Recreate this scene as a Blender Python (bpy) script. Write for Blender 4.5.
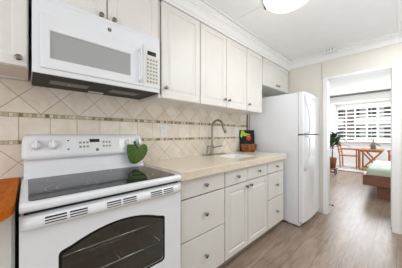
import bpy, bmesh, math, random
from mathutils import Vector, Matrix
random.seed(7)
PI = math.pi
for o in list(bpy.data.objects): bpy.data.objects.remove(o)
S = bpy.context.scene
C = S.collection
# ------------------------------------------------------------------ camera, sky, lights, exposure
cam = bpy.data.cameras.new('camera'); cam.sensor_width = 36; cam.lens = 186/402*36; cam.clip_start = .02; cam.clip_end = 300
co = bpy.data.objects.new('camera', cam); C.objects.link(co)
co.location = (1.64, 0, 1.21); co.rotation_euler = (PI/2, 0, math.radians(46.9))
S.camera = co
S.view_settings.view_transform = 'Standard'; S.view_settings.look = 'None'
S.view_settings.gamma = 1; S.view_settings.use_curve_mapping = False
S.view_settings.exposure = 0.0
W = bpy.data.worlds.new('sky'); S.world = W; W.use_nodes = True
bgn = W.node_tree.nodes['Background']
bgn.inputs[0].default_value = (.86, .93, 1, 1); bgn.inputs[1].default_value = 1.5

def area(name, loc, rot, sx, sy, power, col):
    l = bpy.data.lights.new(name, 'AREA'); l.shape = 'RECTANGLE'; l.size = sx; l.size_y = sy
    l.energy = power; l.color = col
    o = bpy.data.objects.new(name, l); C.objects.link(o); o.location = loc; o.rotation_euler = rot
    return o
area('back_fill', (1.75, -1.88, 1.45), (-PI/2, 0, PI), 1.5, 1.3, 27.5, (.92, 1, 1.12))  # added fill panel before the closed back wall, no window there
area('ceiling_upfill', (1.9, 1.7, .95), (PI, 0, 0), 1.0, 1.6, 11, (.92, 1, 1.12))  # unseen panel facing up, added to brighten the ceiling
area('kitchen_fill', (2.0, 2.2, 2.38), (0, 0, 0), 1.2, 1.6, 19, (.94, 1, 1.10))
area('kitchen_lamp_light', (1.35, 1.75, 2.29), (0, 0, 0), .5, .5, 1.6, (.96, 1, 1.06))
area('living_fill', (1.9, 5.6, 2.46), (0, 0, 0), 2.4, 2.6, 30, (.94, 1, 1.08))  # fill panel added under the living room ceiling to even out its daylight
area('lanai_fill', (1.0, 8.5, 2.38), (0, 0, 0), 1.8, .9, 46, (.96, 1, 1.05))  # unseen fill panel under the lanai ceiling, strengthens the daylight there
area('lanai_window_daylight', (1.4, 7.5, 1.5), (-PI/2, 0, 0), 2.6, 1.5, 36, (.94, 1, 1.08))
sun = bpy.data.lights.new('sun', 'SUN'); sun.energy = 1.6; sun.angle = .05; sun.color = (1, .97, .92)
so = bpy.data.objects.new('sun', sun); C.objects.link(so); so.rotation_euler = (math.radians(35), 0, math.radians(-25))

# ------------------------------------------------------------------ materials
def srgb(r, g, b):
    f = lambda c: (c/255/12.92) if c/255 <= .04045 else ((c/255+.055)/1.055)**2.4
    return (f(r), f(g), f(b), 1)
def mat(name, rgb, rough=.5, metal=0, noise=0, nscale=8, bump=0, bscale=60, coat=0, trans=0, emit=None, estr=0, spec=.5, stretch=None):
    m = bpy.data.materials.new(name); m.use_nodes = True
    nt = m.node_tree; b = nt.nodes['Principled BSDF']
    c = srgb(*rgb)
    b.inputs['Base Color'].default_value = c; b.inputs['Roughness'].default_value = rough
    b.inputs['Metallic'].default_value = metal; b.inputs['Coat Weight'].default_value = coat
    b.inputs['Transmission Weight'].default_value = trans; b.inputs['Specular IOR Level'].default_value = spec
    if emit: b.inputs['Emission Color'].default_value = srgb(*emit); b.inputs['Emission Strength'].default_value = estr
    tc = nt.nodes.new('ShaderNodeTexCoord'); mp = nt.nodes.new('ShaderNodeMapping')
    nt.links.new(tc.outputs['Object'], mp.inputs[0])
    if stretch: mp.inputs['Scale'].default_value = stretch
    n = nt.nodes.new('ShaderNodeTexNoise'); n.inputs['Scale'].default_value = nscale; n.inputs['Detail'].default_value = 5
    nt.links.new(mp.outputs[0], n.inputs[0])
    r = nt.nodes.new('ShaderNodeValToRGB'); nt.links.new(n.outputs[0], r.inputs[0])
    k = noise if noise else .012
    r.color_ramp.elements[0].position = .3; r.color_ramp.elements[1].position = .7
    r.color_ramp.elements[0].color = tuple(x*(1-k) for x in c[:3])+(1,)
    r.color_ramp.elements[1].color = tuple(min(1, x*(1+k)) for x in c[:3])+(1,)
    nt.links.new(r.outputs[0], b.inputs['Base Color'])
    if bump:
        n2 = nt.nodes.new('ShaderNodeTexNoise'); n2.inputs['Scale'].default_value = bscale
        nt.links.new(mp.outputs[0], n2.inputs[0])
        bp = nt.nodes.new('ShaderNodeBump'); bp.inputs['Strength'].default_value = bump; bp.inputs['Distance'].default_value = .002
        nt.links.new(n2.outputs[0], bp.inputs['Height']); nt.links.new(bp.outputs[0], b.inputs['Normal'])
    return m
def island_mat(name, cols, rough, k=.1, nscale=7, bump=.15):
    """each tile takes its own tone from a ramp, plus a cloudy stone figure"""
    m = bpy.data.materials.new(name); m.use_nodes = True; nt = m.node_tree; b = nt.nodes['Principled BSDF']
    g = nt.nodes.new('ShaderNodeNewGeometry'); r = nt.nodes.new('ShaderNodeValToRGB')
    nt.links.new(g.outputs['Random Per Island'], r.inputs[0])
    r.color_ramp.interpolation = 'CONSTANT' if len(cols) > 3 else 'LINEAR'
    while len(r.color_ramp.elements) < len(cols): r.color_ramp.elements.new(.5)
    for i, c in enumerate(cols):
        r.color_ramp.elements[i].position = i/(len(cols)-(0 if len(cols) > 3 else 1)); r.color_ramp.elements[i].color = srgb(*c)
    tc = nt.nodes.new('ShaderNodeTexCoord'); n = nt.nodes.new('ShaderNodeTexNoise')
    n.inputs['Scale'].default_value = nscale; n.inputs['Detail'].default_value = 6; n.inputs['Distortion'].default_value = 1.2
    nt.links.new(tc.outputs['Object'], n.inputs[0])
    r2 = nt.nodes.new('ShaderNodeValToRGB'); nt.links.new(n.outputs[0], r2.inputs[0])
    r2.color_ramp.elements[0].position = .3; r2.color_ramp.elements[1].position = .65
    r2.color_ramp.elements[0].color = (1-k*1.3, 1-k*1.6, 1-k*2, 1); r2.color_ramp.elements[1].color = (1, 1, 1, 1)
    mx = nt.nodes.new('ShaderNodeMix'); mx.data_type = 'RGBA'; mx.blend_type = 'MULTIPLY'; mx.inputs[0].default_value = 1
    nt.links.new(r.outputs[0], mx.inputs[6]); nt.links.new(r2.outputs[0], mx.inputs[7]); nt.links.new(mx.outputs[2], b.inputs['Base Color'])
    b.inputs['Roughness'].default_value = rough
    bp = nt.nodes.new('ShaderNodeBump'); bp.inputs['Strength'].default_value = bump; bp.inputs['Distance'].default_value = .003
    nt.links.new(n.outputs[0], bp.inputs['Height']); nt.links.new(bp.outputs[0], b.inputs['Normal'])
    return m
def wood_floor():
    m = bpy.data.materials.new('plank_floor'); m.use_nodes = True; nt = m.node_tree; b = nt.nodes['Principled BSDF']
    tc = nt.nodes.new('ShaderNodeTexCoord'); mp = nt.nodes.new('ShaderNodeMapping'); mp.inputs['Rotation'].default_value[2] = PI/2
    nt.links.new(tc.outputs['Object'], mp.inputs[0])
    br = nt.nodes.new('ShaderNodeTexBrick'); br.inputs['Scale'].default_value = 1; br.inputs['Brick Width'].default_value = 1.22
    br.inputs['Row Height'].default_value = .18; br.inputs['Mortar Size'].default_value = .0022; br.offset = .37
    br.inputs['Color1'].default_value = srgb(168, 148, 131); br.inputs['Color2'].default_value = srgb(150, 129, 110)
    br.inputs['Mortar'].default_value = srgb(108, 90, 74)
    nt.links.new(mp.outputs[0], br.inputs[0])
    m2 = nt.nodes.new('ShaderNodeMapping'); m2.inputs['Scale'].default_value = (14, 1.6, 1); nt.links.new(tc.outputs['Object'], m2.inputs[0])
    n = nt.nodes.new('ShaderNodeTexNoise'); n.inputs['Scale'].default_value = 1.6; n.inputs['Detail'].default_value = 8; n.inputs['Distortion'].default_value = 1.6
    nt.links.new(m2.outputs[0], n.inputs[0])
    r = nt.nodes.new('ShaderNodeValToRGB'); nt.links.new(n.outputs[0], r.inputs[0])
    r.color_ramp.elements[0].position = .33; r.color_ramp.elements[0].color = (.62, .58, .54, 1)
    r.color_ramp.elements[1].position = .6; r.color_ramp.elements[1].color = (1, 1, 1, 1)
    mx = nt.nodes.new('ShaderNodeMix'); mx.data_type = 'RGBA'; mx.blend_type = 'MULTIPLY'; mx.inputs[0].default_value = 1
    nt.links.new(br.outputs[0], mx.inputs[6]); nt.links.new(r.outputs[0], mx.inputs[7])
    nt.links.new(mx.outputs[2], b.inputs['Base Color']); b.inputs['Roughness'].default_value = .3; b.inputs['Specular IOR Level'].default_value = .7
    bp = nt.nodes.new('ShaderNodeBump'); bp.inputs['Strength'].default_value = .12; bp.inputs['Distance'].default_value = .002
    nt.links.new(n.outputs[0], bp.inputs['Height']); nt.links.new(bp.outputs[0], b.inputs['Normal'])
    return m
def glass_mat(name, tint, mixf, rough=.03):
    m = bpy.data.materials.new(name); m.use_nodes = True; nt = m.node_tree
    for n in list(nt.nodes): nt.nodes.remove(n)
    out = nt.nodes.new('ShaderNodeOutputMaterial'); t = nt.nodes.new('ShaderNodeBsdfTransparent'); g = nt.nodes.new('ShaderNodeBsdfGlossy')
    t.inputs[0].default_value = tint; g.inputs['Roughness'].default_value = rough; g.inputs[0].default_value = (1, 1, 1, 1)
    mx = nt.nodes.new('ShaderNodeMixShader'); mx.inputs[0].default_value = mixf
    nt.links.new(t.outputs[0], mx.inputs[1]); nt.links.new(g.outputs[0], mx.inputs[2]); nt.links.new(mx.outputs[0], out.inputs[0])
    return m
M = dict(
    wall=mat('wall_paint', (233, 227, 214), .6, bump=.1), white_wall=mat('white_wall_paint', (240, 240, 238), .6),
    ceil=mat('ceiling_paint', (246, 246, 244), .8, bump=.15, bscale=40), trim=mat('trim_paint', (249, 248, 246), .35),
    cab=mat('cabinet_thermofoil', (238, 234, 227), .32), cabin=mat('cabinet_carcass', (228, 222, 210), .5),
    base=mat('base_cabinet_thermofoil', (230, 228, 222), .32),
    enamel=mat('white_enamel', (243, 244, 246), .18, coat=.4), plastic=mat('white_plastic', (236, 236, 234), .3),
    cream=mat('cream_plastic', (228, 224, 212), .35), grey=mat('light_grey_print', (146, 145, 142), .4),
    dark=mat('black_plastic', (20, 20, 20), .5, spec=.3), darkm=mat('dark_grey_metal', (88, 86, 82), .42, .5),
    mesh=mat('grey_filter_mesh', (126, 124, 116), .4, .6, bump=.4, bscale=300),
    ceran=mat('black_ceramic_glass', (24, 25, 26), .06, spec=.28), ring=mat('burner_ring_print', (150, 150, 148), .3),
    mwglass=mat('grey_oven_window', (172, 173, 172), .16), cavity=mat('oven_cavity_enamel', (78, 84, 80), .6, noise=.2, nscale=60),
    chrome=mat('chrome', (205, 203, 198), .18, 1), nickel=mat('brushed_nickel', (150, 145, 134), .3, 1),
    knob=mat('antique_nickel', (140, 136, 128), .25, 1), lcd=mat('display_glass', (22, 26, 24), .1),
    counter=mat('cream_stone_counter', (232, 219, 198), .22, noise=.06, nscale=22, coat=.2),
    butcher=mat('orange_wood_counter', (196, 102, 8), .6, spec=.15, noise=.22, nscale=9, stretch=(1.5, 9, 1)),
    grout=mat('tile_grout', (178, 158, 134), .9, bump=.3), tile=island_mat('travertine_tile', [(240, 230, 214), (245, 237, 224), (232, 220, 202)], .38),
    mosaic=island_mat('mosaic_stone', [(232, 228, 214), (166, 148, 112), (212, 200, 172), (142, 128, 98), (226, 216, 192), (186, 172, 138)], .25, nscale=40),
    sink=mat('white_sink_enamel', (245, 245, 243), .15), leaf=mat('green_leaf_glaze', (64, 98, 16), .45, noise=.25, nscale=18),
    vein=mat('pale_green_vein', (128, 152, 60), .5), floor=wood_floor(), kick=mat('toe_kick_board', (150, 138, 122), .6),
    lanai=mat('pale_tile_floor', (226, 222, 214), .35, noise=.04), teak=mat('teak_wood', (178, 110, 68), .4, noise=.15, nscale=12, stretch=(6, 6, 1)),
    redwood=mat('reddish_brown_wood', (128, 84, 66), .45, noise=.15, nscale=10, stretch=(1, 6, 6)),
    linen=mat('pale_green_blanket', (200, 211, 196), .9, noise=.03, bump=.3, bscale=120), pillow=mat('grey_cushion', (150, 150, 148), .9, bump=.3),
    plant=mat('houseplant_leaf', (58, 84, 52), .4, noise=.3, nscale=9), soil=mat('soil', (60, 45, 34), .95, bump=.5),
    pot=mat('grey_ceramic_pot', (128, 130, 128), .5), terra=mat('terracotta', (150, 90, 60), .7, noise=.1),
    blackm=mat('black_metal', (36, 34, 34), .4, .6), stem=mat('plant_stem', (84, 72, 46), .8),
    louvre=mat('white_louvre', (243, 243, 241), .35), bwall=mat('building_render', (196, 194, 186), .8), bdark=mat('building_recess', (92, 90, 80), .6),
    bbrown=mat('building_brown_panel', (104, 90, 82), .7), shade=mat('frosted_lamp_glass', (255, 252, 245), .3, emit=(255, 248, 236), estr=5.5),
    cover=mat('book_cover_black', (34, 36, 28), .6, spec=.2), page=mat('book_pages', (235, 228, 212), .8), lime=mat('lime_print', (172, 200, 52), .4, noise=.15, nscale=30),
    red=mat('red_print', (196, 36, 40), .35), basket=mat('brown_wicker', (134, 80, 34), .6, noise=.75, nscale=26, bump=.6, bscale=120),
    oglass=glass_mat('oven_door_glass', (.86, .90, .89, 1), .08), wglass=glass_mat('window_glass', (.97, .99, .98, 1), .04),
    rubber=mat('black_rubber', (28, 28, 28), .7),
)

# ------------------------------------------------------------------ mesh helpers
def nb(): return bmesh.new()
def box(bm, x0, x1, y0, y1, z0, z1, bev=0, seg=2):
    r = bmesh.ops.create_cube(bm, size=1)
    vs = r['verts']
    for v in vs: v.co = Vector(((x0+x1)/2+v.co.x*(x1-x0), (y0+y1)/2+v.co.y*(y1-y0), (z0+z1)/2+v.co.z*(z1-z0)))
    if bev:
        es = list({e for v in vs for e in v.link_edges})
        bmesh.ops.bevel(bm, geom=es, offset=bev, segments=seg, affect='EDGES', profile=.5)
    return bm
def prism(bm, pts, a, b, axis='z'):
    """closed outline pts (2D) extruded from a to b; axis z: (x,y), axis x: (y,z), axis y: (x,z)"""
    def P(p, h): return {'z': (p[0], p[1], h), 'x': (h, p[0], p[1]), 'y': (p[0], h, p[1])}[axis]
    v0 = [bm.verts.new(P(p, a)) for p in pts]; v1 = [bm.verts.new(P(p, b)) for p in pts]
    n = len(pts)
    fs = [bm.faces.new(v0), bm.faces.new(v1)]
    for i in range(n): fs.append(bm.faces.new((v0[i], v0[(i+1) % n], v1[(i+1) % n], v1[i])))
    bmesh.ops.recalc_face_normals(bm, faces=fs)
    return bm
def lathe(bm, prof, mtx, n=20):
    """prof: (radius, height) list; axis is local z through mtx"""
    rows = []
    for r, h in prof:
        if r < 1e-5: rows.append([bm.verts.new(mtx @ Vector((0, 0, h)))])
        else: rows.append([bm.verts.new(mtx @ Vector((r*math.cos(2*PI*i/n), r*math.sin(2*PI*i/n), h))) for i in range(n)])
    fs = []
    for a, b in zip(rows, rows[1:]):
        for i in range(n):
            j = (i+1) % n
            if len(a) == 1 and len(b) == 1: continue
            if len(a) == 1: fs.append(bm.faces.new((a[0], b[i], b[j])))
            elif len(b) == 1: fs.append(bm.faces.new((a[i], a[j], b[0])))
            else: fs.append(bm.faces.new((a[i], a[j], b[j], b[i])))
    for row in (rows[0], rows[-1]):
        if len(row) > 1: fs.append(bm.faces.new(row))
    for f in fs: f.smooth = True
    bmesh.ops.recalc_face_normals(bm, faces=fs)
    return bm
def tube(bm, pts, r, n=10, caps=True):
    pts = [Vector(p) for p in pts]; rows = []
    rr = r if isinstance(r, (list, tuple)) else [r]*len(pts)
    up = None
    for i, p in enumerate(pts):
        d = (pts[min(i+1, len(pts)-1)]-pts[max(i-1, 0)]).normalized()
        if up is None:
            up = Vector((0, 0, 1)) if abs(d.z) < .9 else Vector((1, 0, 0))
        s = d.cross(up).normalized(); up = s.cross(d).normalized()
        rows.append([bm.verts.new(p+rr[i]*(math.cos(2*PI*k/n)*s+math.sin(2*PI*k/n)*up)) for k in range(n)])
    fs = []
    for a, b in zip(rows, rows[1:]):
        for k in range(n): fs.append(bm.faces.new((a[k], a[(k+1) % n], b[(k+1) % n], b[k])))
    for f in fs: f.smooth = True
    if caps: fs.append(bm.faces.new(rows[0])); fs.append(bm.faces.new(rows[-1]))
    bmesh.ops.recalc_face_normals(bm, faces=fs)
    return bm
def bar(bm, p, q, w, h):
    """square bar of width w and height h from p to q"""
    p, q = Vector(p), Vector(q); d = (q-p).normalized()
    up = Vector((0, 0, 1)) if abs(d.z) < .95 else Vector((1, 0, 0))
    s = d.cross(up).normalized(); u = s.cross(d).normalized()
    A = [bm.verts.new(e+a*s*w/2+b*u*h/2) for e in (p, q) for a, b in ((-1, -1), (1, -1), (1, 1), (-1, 1))]
    fs = [bm.faces.new([A[i] for i in f]) for f in ((0, 1, 2, 3), (4, 5, 6, 7), (0, 1, 5, 4), (1, 2, 6, 5), (2, 3, 7, 6), (3, 0, 4, 7))]
    bmesh.ops.recalc_face_normals(bm, faces=fs)
    return bm
def obj(name, bm, m, parent=None, smooth=False):
    me = bpy.data.meshes.new(name); bm.to_mesh(me); bm.free()
    if smooth:
        for p in me.polygons: p.use_smooth = True
    me.materials.append(M[m] if isinstance(m, str) else m)
    o = bpy.data.objects.new(name, me); C.objects.link(o)
    if parent:
        o.parent = parent
        o.matrix_parent_inverse = Matrix.Translation(-world_loc(parent))
    return o
def world_loc(o):
    v = Vector(o.location)
    return v if o.parent is None else v
def thing(name, label, cat, loc=(0, 0, 0), group=None):
    o = bpy.data.objects.new(name, None); C.objects.link(o); o.location = loc; o.empty_display_size = .1
    o['label'] = label; o['category'] = cat
    if group: o['group'] = group
    return o
def tag(o, label, cat, group=None, kind=None):
    o['label'] = label; o['category'] = cat
    if group: o['group'] = group
    if kind: o['kind'] = kind
    return o
def struct(name, bm, m, parent=None):
    o = obj(name, bm, m, parent)
    if not parent: o['kind'] = 'structure'
    return o
RX = Matrix.Rotation(PI/2, 4, 'Y')          # local z -> world x
def at(x, y, z, R=None): return Matrix.Translation((x, y, z)) @ (R if R else Matrix.Identity(4))

# ------------------------------------------------------------------ the room
CZ = 2.42
struct('floor', box(nb(), -.4, 3.4, -1.9, 7.6, -.05, 0), 'floor')
struct('floor_lanai', box(nb(), -.4, 3.4, 7.6, 9.55, -.05, .012), 'lanai')
struct('ceiling', box(nb(), -.1, 3.1, -1.9, 3.36, CZ, CZ+.06), 'ceil')
struct('ceiling_living_room', box(nb(), -.4, 3.4, 3.42, 7.6, 2.49, 2.55), 'ceil')
wl = struct('wall_left', box(nb(), -.1, 0, -1.9, 3.3, 0, CZ), 'wall')
# far wall of the kitchen with the doorway
bm = nb(); box(bm, -.1, .885, 3.30, 3.42, 0, CZ+.07); box(bm, 1.60, 3.1, 3.30, 3.42, 0, CZ+.07); box(bm, .885, 1.60, 3.30, 3.42, 2.045, CZ+.07)
struct('wall_far', bm, 'wall')
struct('trim_1', box(nb(), .822, .826, 3.2965, 3.30, 2.05, 2.30), 'grey')
bm = nb(); box(bm, .845, .90, 3.28, 3.43, 0, 2.06, .004); box(bm, 1.572, 1.65, 3.28, 3.43, 0, 2.06, .004); box(bm, .90, 1.572, 3.285, 3.43, 2.03, 2.06, .003)
struct('trim_2', bm, 'trim')
# kitchen right and back walls (behind the camera)
bm = nb(); box(bm, 3.0, 3.1, -1.9, 3.3, 0, CZ)
struct('wall_right', bm, 'wall')
bm = nb(); box(bm, 0, 3.1, -2.0, -1.9, 0, CZ)
struct('wall_back', bm, 'wall')
# living room and lanai shell
bm = nb(); box(bm, -.5, -.4, 3.42, 7.6, 0, 2.55); box(bm, -.5, -.16, 7.6, 9.55, 0, 2.5)
struct('wall_living_left', bm, 'white_wall')
struct('wall_living_right', box(nb(), 3.4, 3.5, 3.42, 9.55, 0, 2.55), 'white_wall')
bm = nb(); box(bm, -.16, 3.4, 9.32, 9.45, .012, .92); box(bm, -.16, 3.4, 9.32, 9.45, 2.37, 2.5)
struct('wall_lanai', bm, 'white_wall')
struct('ceiling_lanai', box(nb(), -.4, 3.4, 7.72, 9.55, 2.40, 2.5), 'ceil')
struct('trim_3', box(nb(), -.4, 3.4, 7.58, 7.72, 2.275, 2.52, .004), 'trim')
struct('beam_shade_line', box(nb(), -.4, 3.4, 7.53, 7.58, 2.445, 2.485), 'grey')  # grey strip standing in for the dark line of shade above the beam
struct('trim_5', box(nb(), -.4, 3.4, 7.56, 7.62, 0, .018), 'grey')
# crown mouldings: profile swept along the cabinet run and along the far wall
def crown(p0, off):   # list of (out, z)
    return [(p0, 2.284), (p0+.016, 2.284), (p0+.016, 2.306), (p0+.024, 2.310), (p0+.027, 2.325), (p0+.036, 2.345), (p0+.050, 2.362), (p0+.066, 2.372), (p0+.066, 2.386), (p0+.078, 2.390), (p0+.084, 2.404), (p0+.084, CZ), (p0, CZ)]
bm = nb(); pr = crown(.335, 0)
prism(bm, [(x, z) for x, z in pr], -1.2, 3.3, 'y')
struct('trim_6', bm, 'trim')
bm = nb(); pr = [(3.30-(x-.335), z+.033*(CZ-z)/(CZ-2.284)) for x, z in pr]
v = nb(); prism(v, pr, .34, 3.0, 'x'); struct('trim_7', v, 'trim')
# thin cable raceways on the ceiling: along the crown, along the far wall and out to the lamp
bm = nb(); box(bm, .428, .443, -1.2, 3.15, CZ-.014, CZ, .003); box(bm, .445, .745, 1.615, 1.632, CZ-.012, CZ, .003); box(bm, .45, 1.54, 3.165, 3.182, CZ-.012, CZ, .003)
struct('trim_8', bm, 'trim')
struct('trim_9', box(nb(), 1.625, 1.645, 1.9, 3.2, CZ-.012, CZ, .003), 'trim')

# tile backsplash, every tile cut as its own bevelled island
def clip(poly, y0, y1, z0, z1):
    def cut(ps, ins, inter):
        out = []
        for i in range(len(ps)):
            a, b = ps[i-1], ps[i]
            if ins(b):
                if not ins(a): out.append(inter(a, b))
                out.append(b)
            elif ins(a): out.append(inter(a, b))
        return out
    def mk(ax, c):
        def f(a, b):
            t = (c-a[ax])/(b[ax]-a[ax]); return (a[0]+t*(b[0]-a[0]), a[1]+t*(b[1]-a[1]))
        return f
    for ax, c, s in ((0, y0, 1), (0, y1, -1), (1, z0, 1), (1, z1, -1)):
        poly = cut(poly, lambda p: (p[ax]-c)*s >= -1e-9, mk(ax, c))
        if len(poly) < 3: return None
    q = []
    for p in poly:
        if not q or (abs(p[0]-q[-1][0])+abs(p[1]-q[-1][1])) > 1e-4: q.append(p)
    if len(q) > 2 and abs(q[0][0]-q[-1][0])+abs(q[0][1]-q[-1][1]) < 1e-4: q.pop()
    return q if len(q) > 2 else None
def tile(bm, poly, x=.008, b=.0014):
    n = len(poly); cy = sum(p[0] for p in poly)/n; cz = sum(p[1] for p in poly)/n
    def ring(x, ins):
        out = []
        for p in poly:
            d = math.hypot(p[0]-cy, p[1]-cz); k = max(0, 1-ins*1.4/d) if d else 1
            out.append(bm.verts.new((x, cy+(p[0]-cy)*k, cz+(p[1]-cz)*k)))
        return out
    a, c, e = ring(.001, 0), ring(x-b, 0), ring(x, b)
    fs = [bm.faces.new(e)]
    for r, s in ((a, c), (c, e)):
        for i in range(n): fs.append(bm.faces.new((r[i], r[(i+1) % n], s[(i+1) % n], s[i])))
    bmesh.ops.recalc_face_normals(bm, faces=fs)
YA, YB = -1.2, 2.50
struct('tile_grout', box(nb(), 0, .0055, YA, YB, .90, 1.548), 'grout', wl)
bm = nb(); g = .0014; h = .106
def diamonds(bm, ny, nz, z0, z1):
    for i in range(-14, 30):
        for j in range(-3, 6):
            cy = ny+h*i; cz = nz+h*j
            if (i+j) % 2: 
                r = h-g*1.4
                p = clip([(cy-r, cz), (cy, cz-r), (cy+r, cz), (cy, cz+r)], YA, YB, z0, z1)
                if p: tile(bm, p)
diamonds(bm, -.038, 1.448, 1.345, 1.548)
diamonds(bm, -.038, 1.030, .90, 1.145)
for i in range(-8, 18):
    y = -.038+.1545*i
    p = clip([(y+g, 1.170), (y+.1545-g, 1.170), (y+.1545-g, 1.317), (y+g, 1.317)], YA, YB, 1.16, 1.33)
    if p: tile(bm, p)
struct('backsplash_tiles', bm, 'tile', wl)
for z0, z1 in ((1.3205, 1.3415), (1.1475, 1.1665)):
    bm = nb()
    y = YA
    while y < YB-.03:
        w = .0215
        tile(bm, [(y+.0012, z0), (y+w-.0012, z0), (y+w-.0012, z1), (y+.0012, z1)], .0085, .001); y += w
    struct('mosaic_band', bm, 'mosaic', wl)

# ------------------------------------------------------------------ cabinet builders (fronts face +x)
def raised(bm, y0, y1, z0, z1, x, t=.018, fr=.052):
    L = [(0, 0), (0, t-.003), (.003, t), (fr, t), (fr+.004, t-.006), (fr+.012, t-.006), (fr+.032, t-.001), (fr+.034, t-.001)]
    rings = [[bm.verts.new((x+d, a, b)) for a, b in ((y0+i, z0+i), (y1-i, z0+i), (y1-i, z1-i), (y0+i, z1-i))] for i, d in L]
    fs = [bm.faces.new(rings[0]), bm.faces.new(rings[-1])]
    for a, b in zip(rings, rings[1:]):
        for i in range(4): fs.append(bm.faces.new((a[i], a[(i+1) % 4], b[(i+1) % 4], b[i])))
    bmesh.ops.recalc_face_normals(bm, faces=fs)
    return bm
def knob(parent, x, y, z, r=.0155):
    bm = nb()
    lathe(bm, [(.009, 0), (.009, .002), (.0055, .005), (.005, .014), (r*.8, .017), (r, .021), (r*.97, .026), (r*.7, .0285), (0, .029)], at(x, y, z, RX), 18)
    return obj('knob', bm, 'knob', parent)
def front(root, name, kind, y0, y1, z0, z1, x, kn, m, gap=.0025):
    bm = nb(); a, b, c, d = y0+gap, y1-gap, z0+gap, z1-gap
    if kind == 'panel': raised(bm, a, b, c, d, x)
    else: box(bm, x, x+.018, a, b, c, d, .0035)
    o = obj(name, bm, m, root)
    if kn: knob(o, x+.018, kn[0], kn[1])
    return o
def cabinet(label, y0, y1, z0, z1, xb, xf, fronts, m, group, toe=False, holes=None):
    r = thing('base_cabinet' if toe else 'wall_cabinet', label, 'cabinet', (0, (y0+y1)/2, 0 if toe else z0), group)
    bm = nb()
    zz = z0+.1 if toe else z0
    # carcass as panels: sides, back, bottom, top rails
    box(bm, xb, xf, y0+.0008, y0+.016, zz, z1, .0006, 1); box(bm, xb, xf, y1-.016, y1-.0008, zz, z1, .0006, 1)
    box(bm, xb, xb+.006, y0+.016, y1-.016, zz, z1); box(bm, xb+.006, xf, y0+.016, y1-.016, zz+(0 if toe else .012), zz+.028)
    if not toe: box(bm, xb+.006, xf, y0+.016, y1-.016, z1-.016, z1)
    if not toe: box(bm, xf-.02, xf, y0+.016, y1-.016, zz, zz+.012)
    box(bm, xf-.02, xf, y0+.016, y1-.016, z1-.03, z1)
    obj('carcass', bm, m, r)
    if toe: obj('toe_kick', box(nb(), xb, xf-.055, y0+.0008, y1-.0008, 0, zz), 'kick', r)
    for f in fronts: front(r, *f, m)
    return r
XF = .322          # carcass front of the wall cabinets; doors reach .34
B, T = 1.50, 2.283
G1 = 'wall cabinets above the counter'
def dr(y0, y1, kn, z0=B, z1=T): return ('door', 'panel', y0, y1, z0, z1, XF, kn)
cabinet('white wall cabinet left of the microwave, single raised-panel door with knob at its lower right', -.46, .006, 1.55, T, .011, XF, [dr(-.455, .003, (-.030, 1.587), 1.55)], 'cab', G1)
cabinet('short white wall cabinet with two doors directly above the microwave', .008, .762, 1.950, T, .011, XF, [dr(.012, .381, (.343, 1.96), 1.945), dr(.383, .758, (.421, 1.96), 1.945)], 'cab', G1)
cabinet('tall single-door white wall cabinet directly right of the microwave', .766, 1.208, B, T, .011, XF, [dr(.785, 1.206, (.82, 1.583))], 'cab', G1)
cabinet('tall white wall cabinet with two doors whose knobs meet in the middle, over the sink', 1.210, 2.000, B, T, .011, XF, [dr(1.212, 1.600, (1.562, 1.583)), dr(1.602, 1.998, (1.637, 1.583))], 'cab', G1)
cabinet('narrow single-door white wall cabinet just left of the refrigerator', 2.002, 2.385, B, T, .011, XF, [dr(2.004, 2.372, (2.04, 1.583))], 'cab', G1)
cabinet('short white two-door wall cabinet above the refrigerator', 2.388, 3.275, 1.90, T, .011, XF, [dr(2.40, 2.832, (2.795, 1.95), 1.90), dr(2.834, 3.27, (2.872, 1.95), 1.90)], 'cab', G1)
# base cabinets
XB = .592; TB = .893
G2 = 'base cabinets under the stone counter'
def dw(y0, y1, z0, z1, kn=True): return ('drawer', 'slab', y0, y1, z0, z1, XB, ((y0+y1)/2, (z0+z1)/2) if kn else None)
cabinet('white three-drawer base cabinet beside the stove', .764, 1.246, 0, TB, .011, XB, [dw(.775, 1.243, .748, .890), dw(.775, 1.243, .445, .744), dw(.775, 1.243, .105, .441)], 'base', G2, True)
cabinet('white sink base cabinet with two raised-panel doors below two shallow fronts', 1.248, 2.012, 0, TB, .011, XB,
        [dw(1.252, 1.603, .748, .890), dw(1.605, 2.008, .748, .890), ('door', 'panel', 1.252, 1.603, .105, .744, XB, (1.568, .70)), ('door', 'panel', 1.605, 2.008, .105, .744, XB, (1.642, .70))], 'base', G2, True)
cabinet('white three-drawer base cabinet at the refrigerator end of the counter', 2.014, 2.432, 0, TB, .011, XB, [dw(2.018, 2.426, .748, .890), dw(2.018, 2.426, .445, .744), dw(2.018, 2.426, .105, .441)], 'base', G2, True)
cabinet('white base cabinet under the orange wood counter, left of the stove', -.75, -.035, 0, .905, .011, XB, [('door', 'slab', -.745, -.04, .105, .90, XB, None)], 'base', None, True)

# stone counter with sink cut-out, built as a prism ring around the hole
SX0, SX1, SY0, SY1 = .16, .49, 1.60, 1.99
bm = nb(); z0, z1 = .895, .955
CY0, CY1, CX0, CX1 = .752, 2.452, .0095, .645
outer = [(CX0, CY0), (CX1, CY0), (CX1, CY1), (CX0, CY1)]
inner = [(SX0, SY0), (SX1, SY0), (SX1, SY1), (SX0, SY1)]
vv = {}
for k, z in (('b', z0), ('t', z1)):
    vv[k] = ([bm.verts.new((*p, z)) for p in outer], [bm.verts.new((*p, z)) for p in inner])
    for i in range(4):
        j = (i+1) % 4; bm.faces.new((vv[k][0][i], vv[k][0][j], vv[k][1][j], vv[k][1][i]))
for w in (0, 1):
    for i in range(4):
        j = (i+1) % 4; bm.faces.new((vv['b'][w][i], vv['b'][w][j], vv['t'][w][j], vv['t'][w][i]))
bmesh.ops.recalc_face_normals(bm, faces=bm.faces[:])
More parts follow.
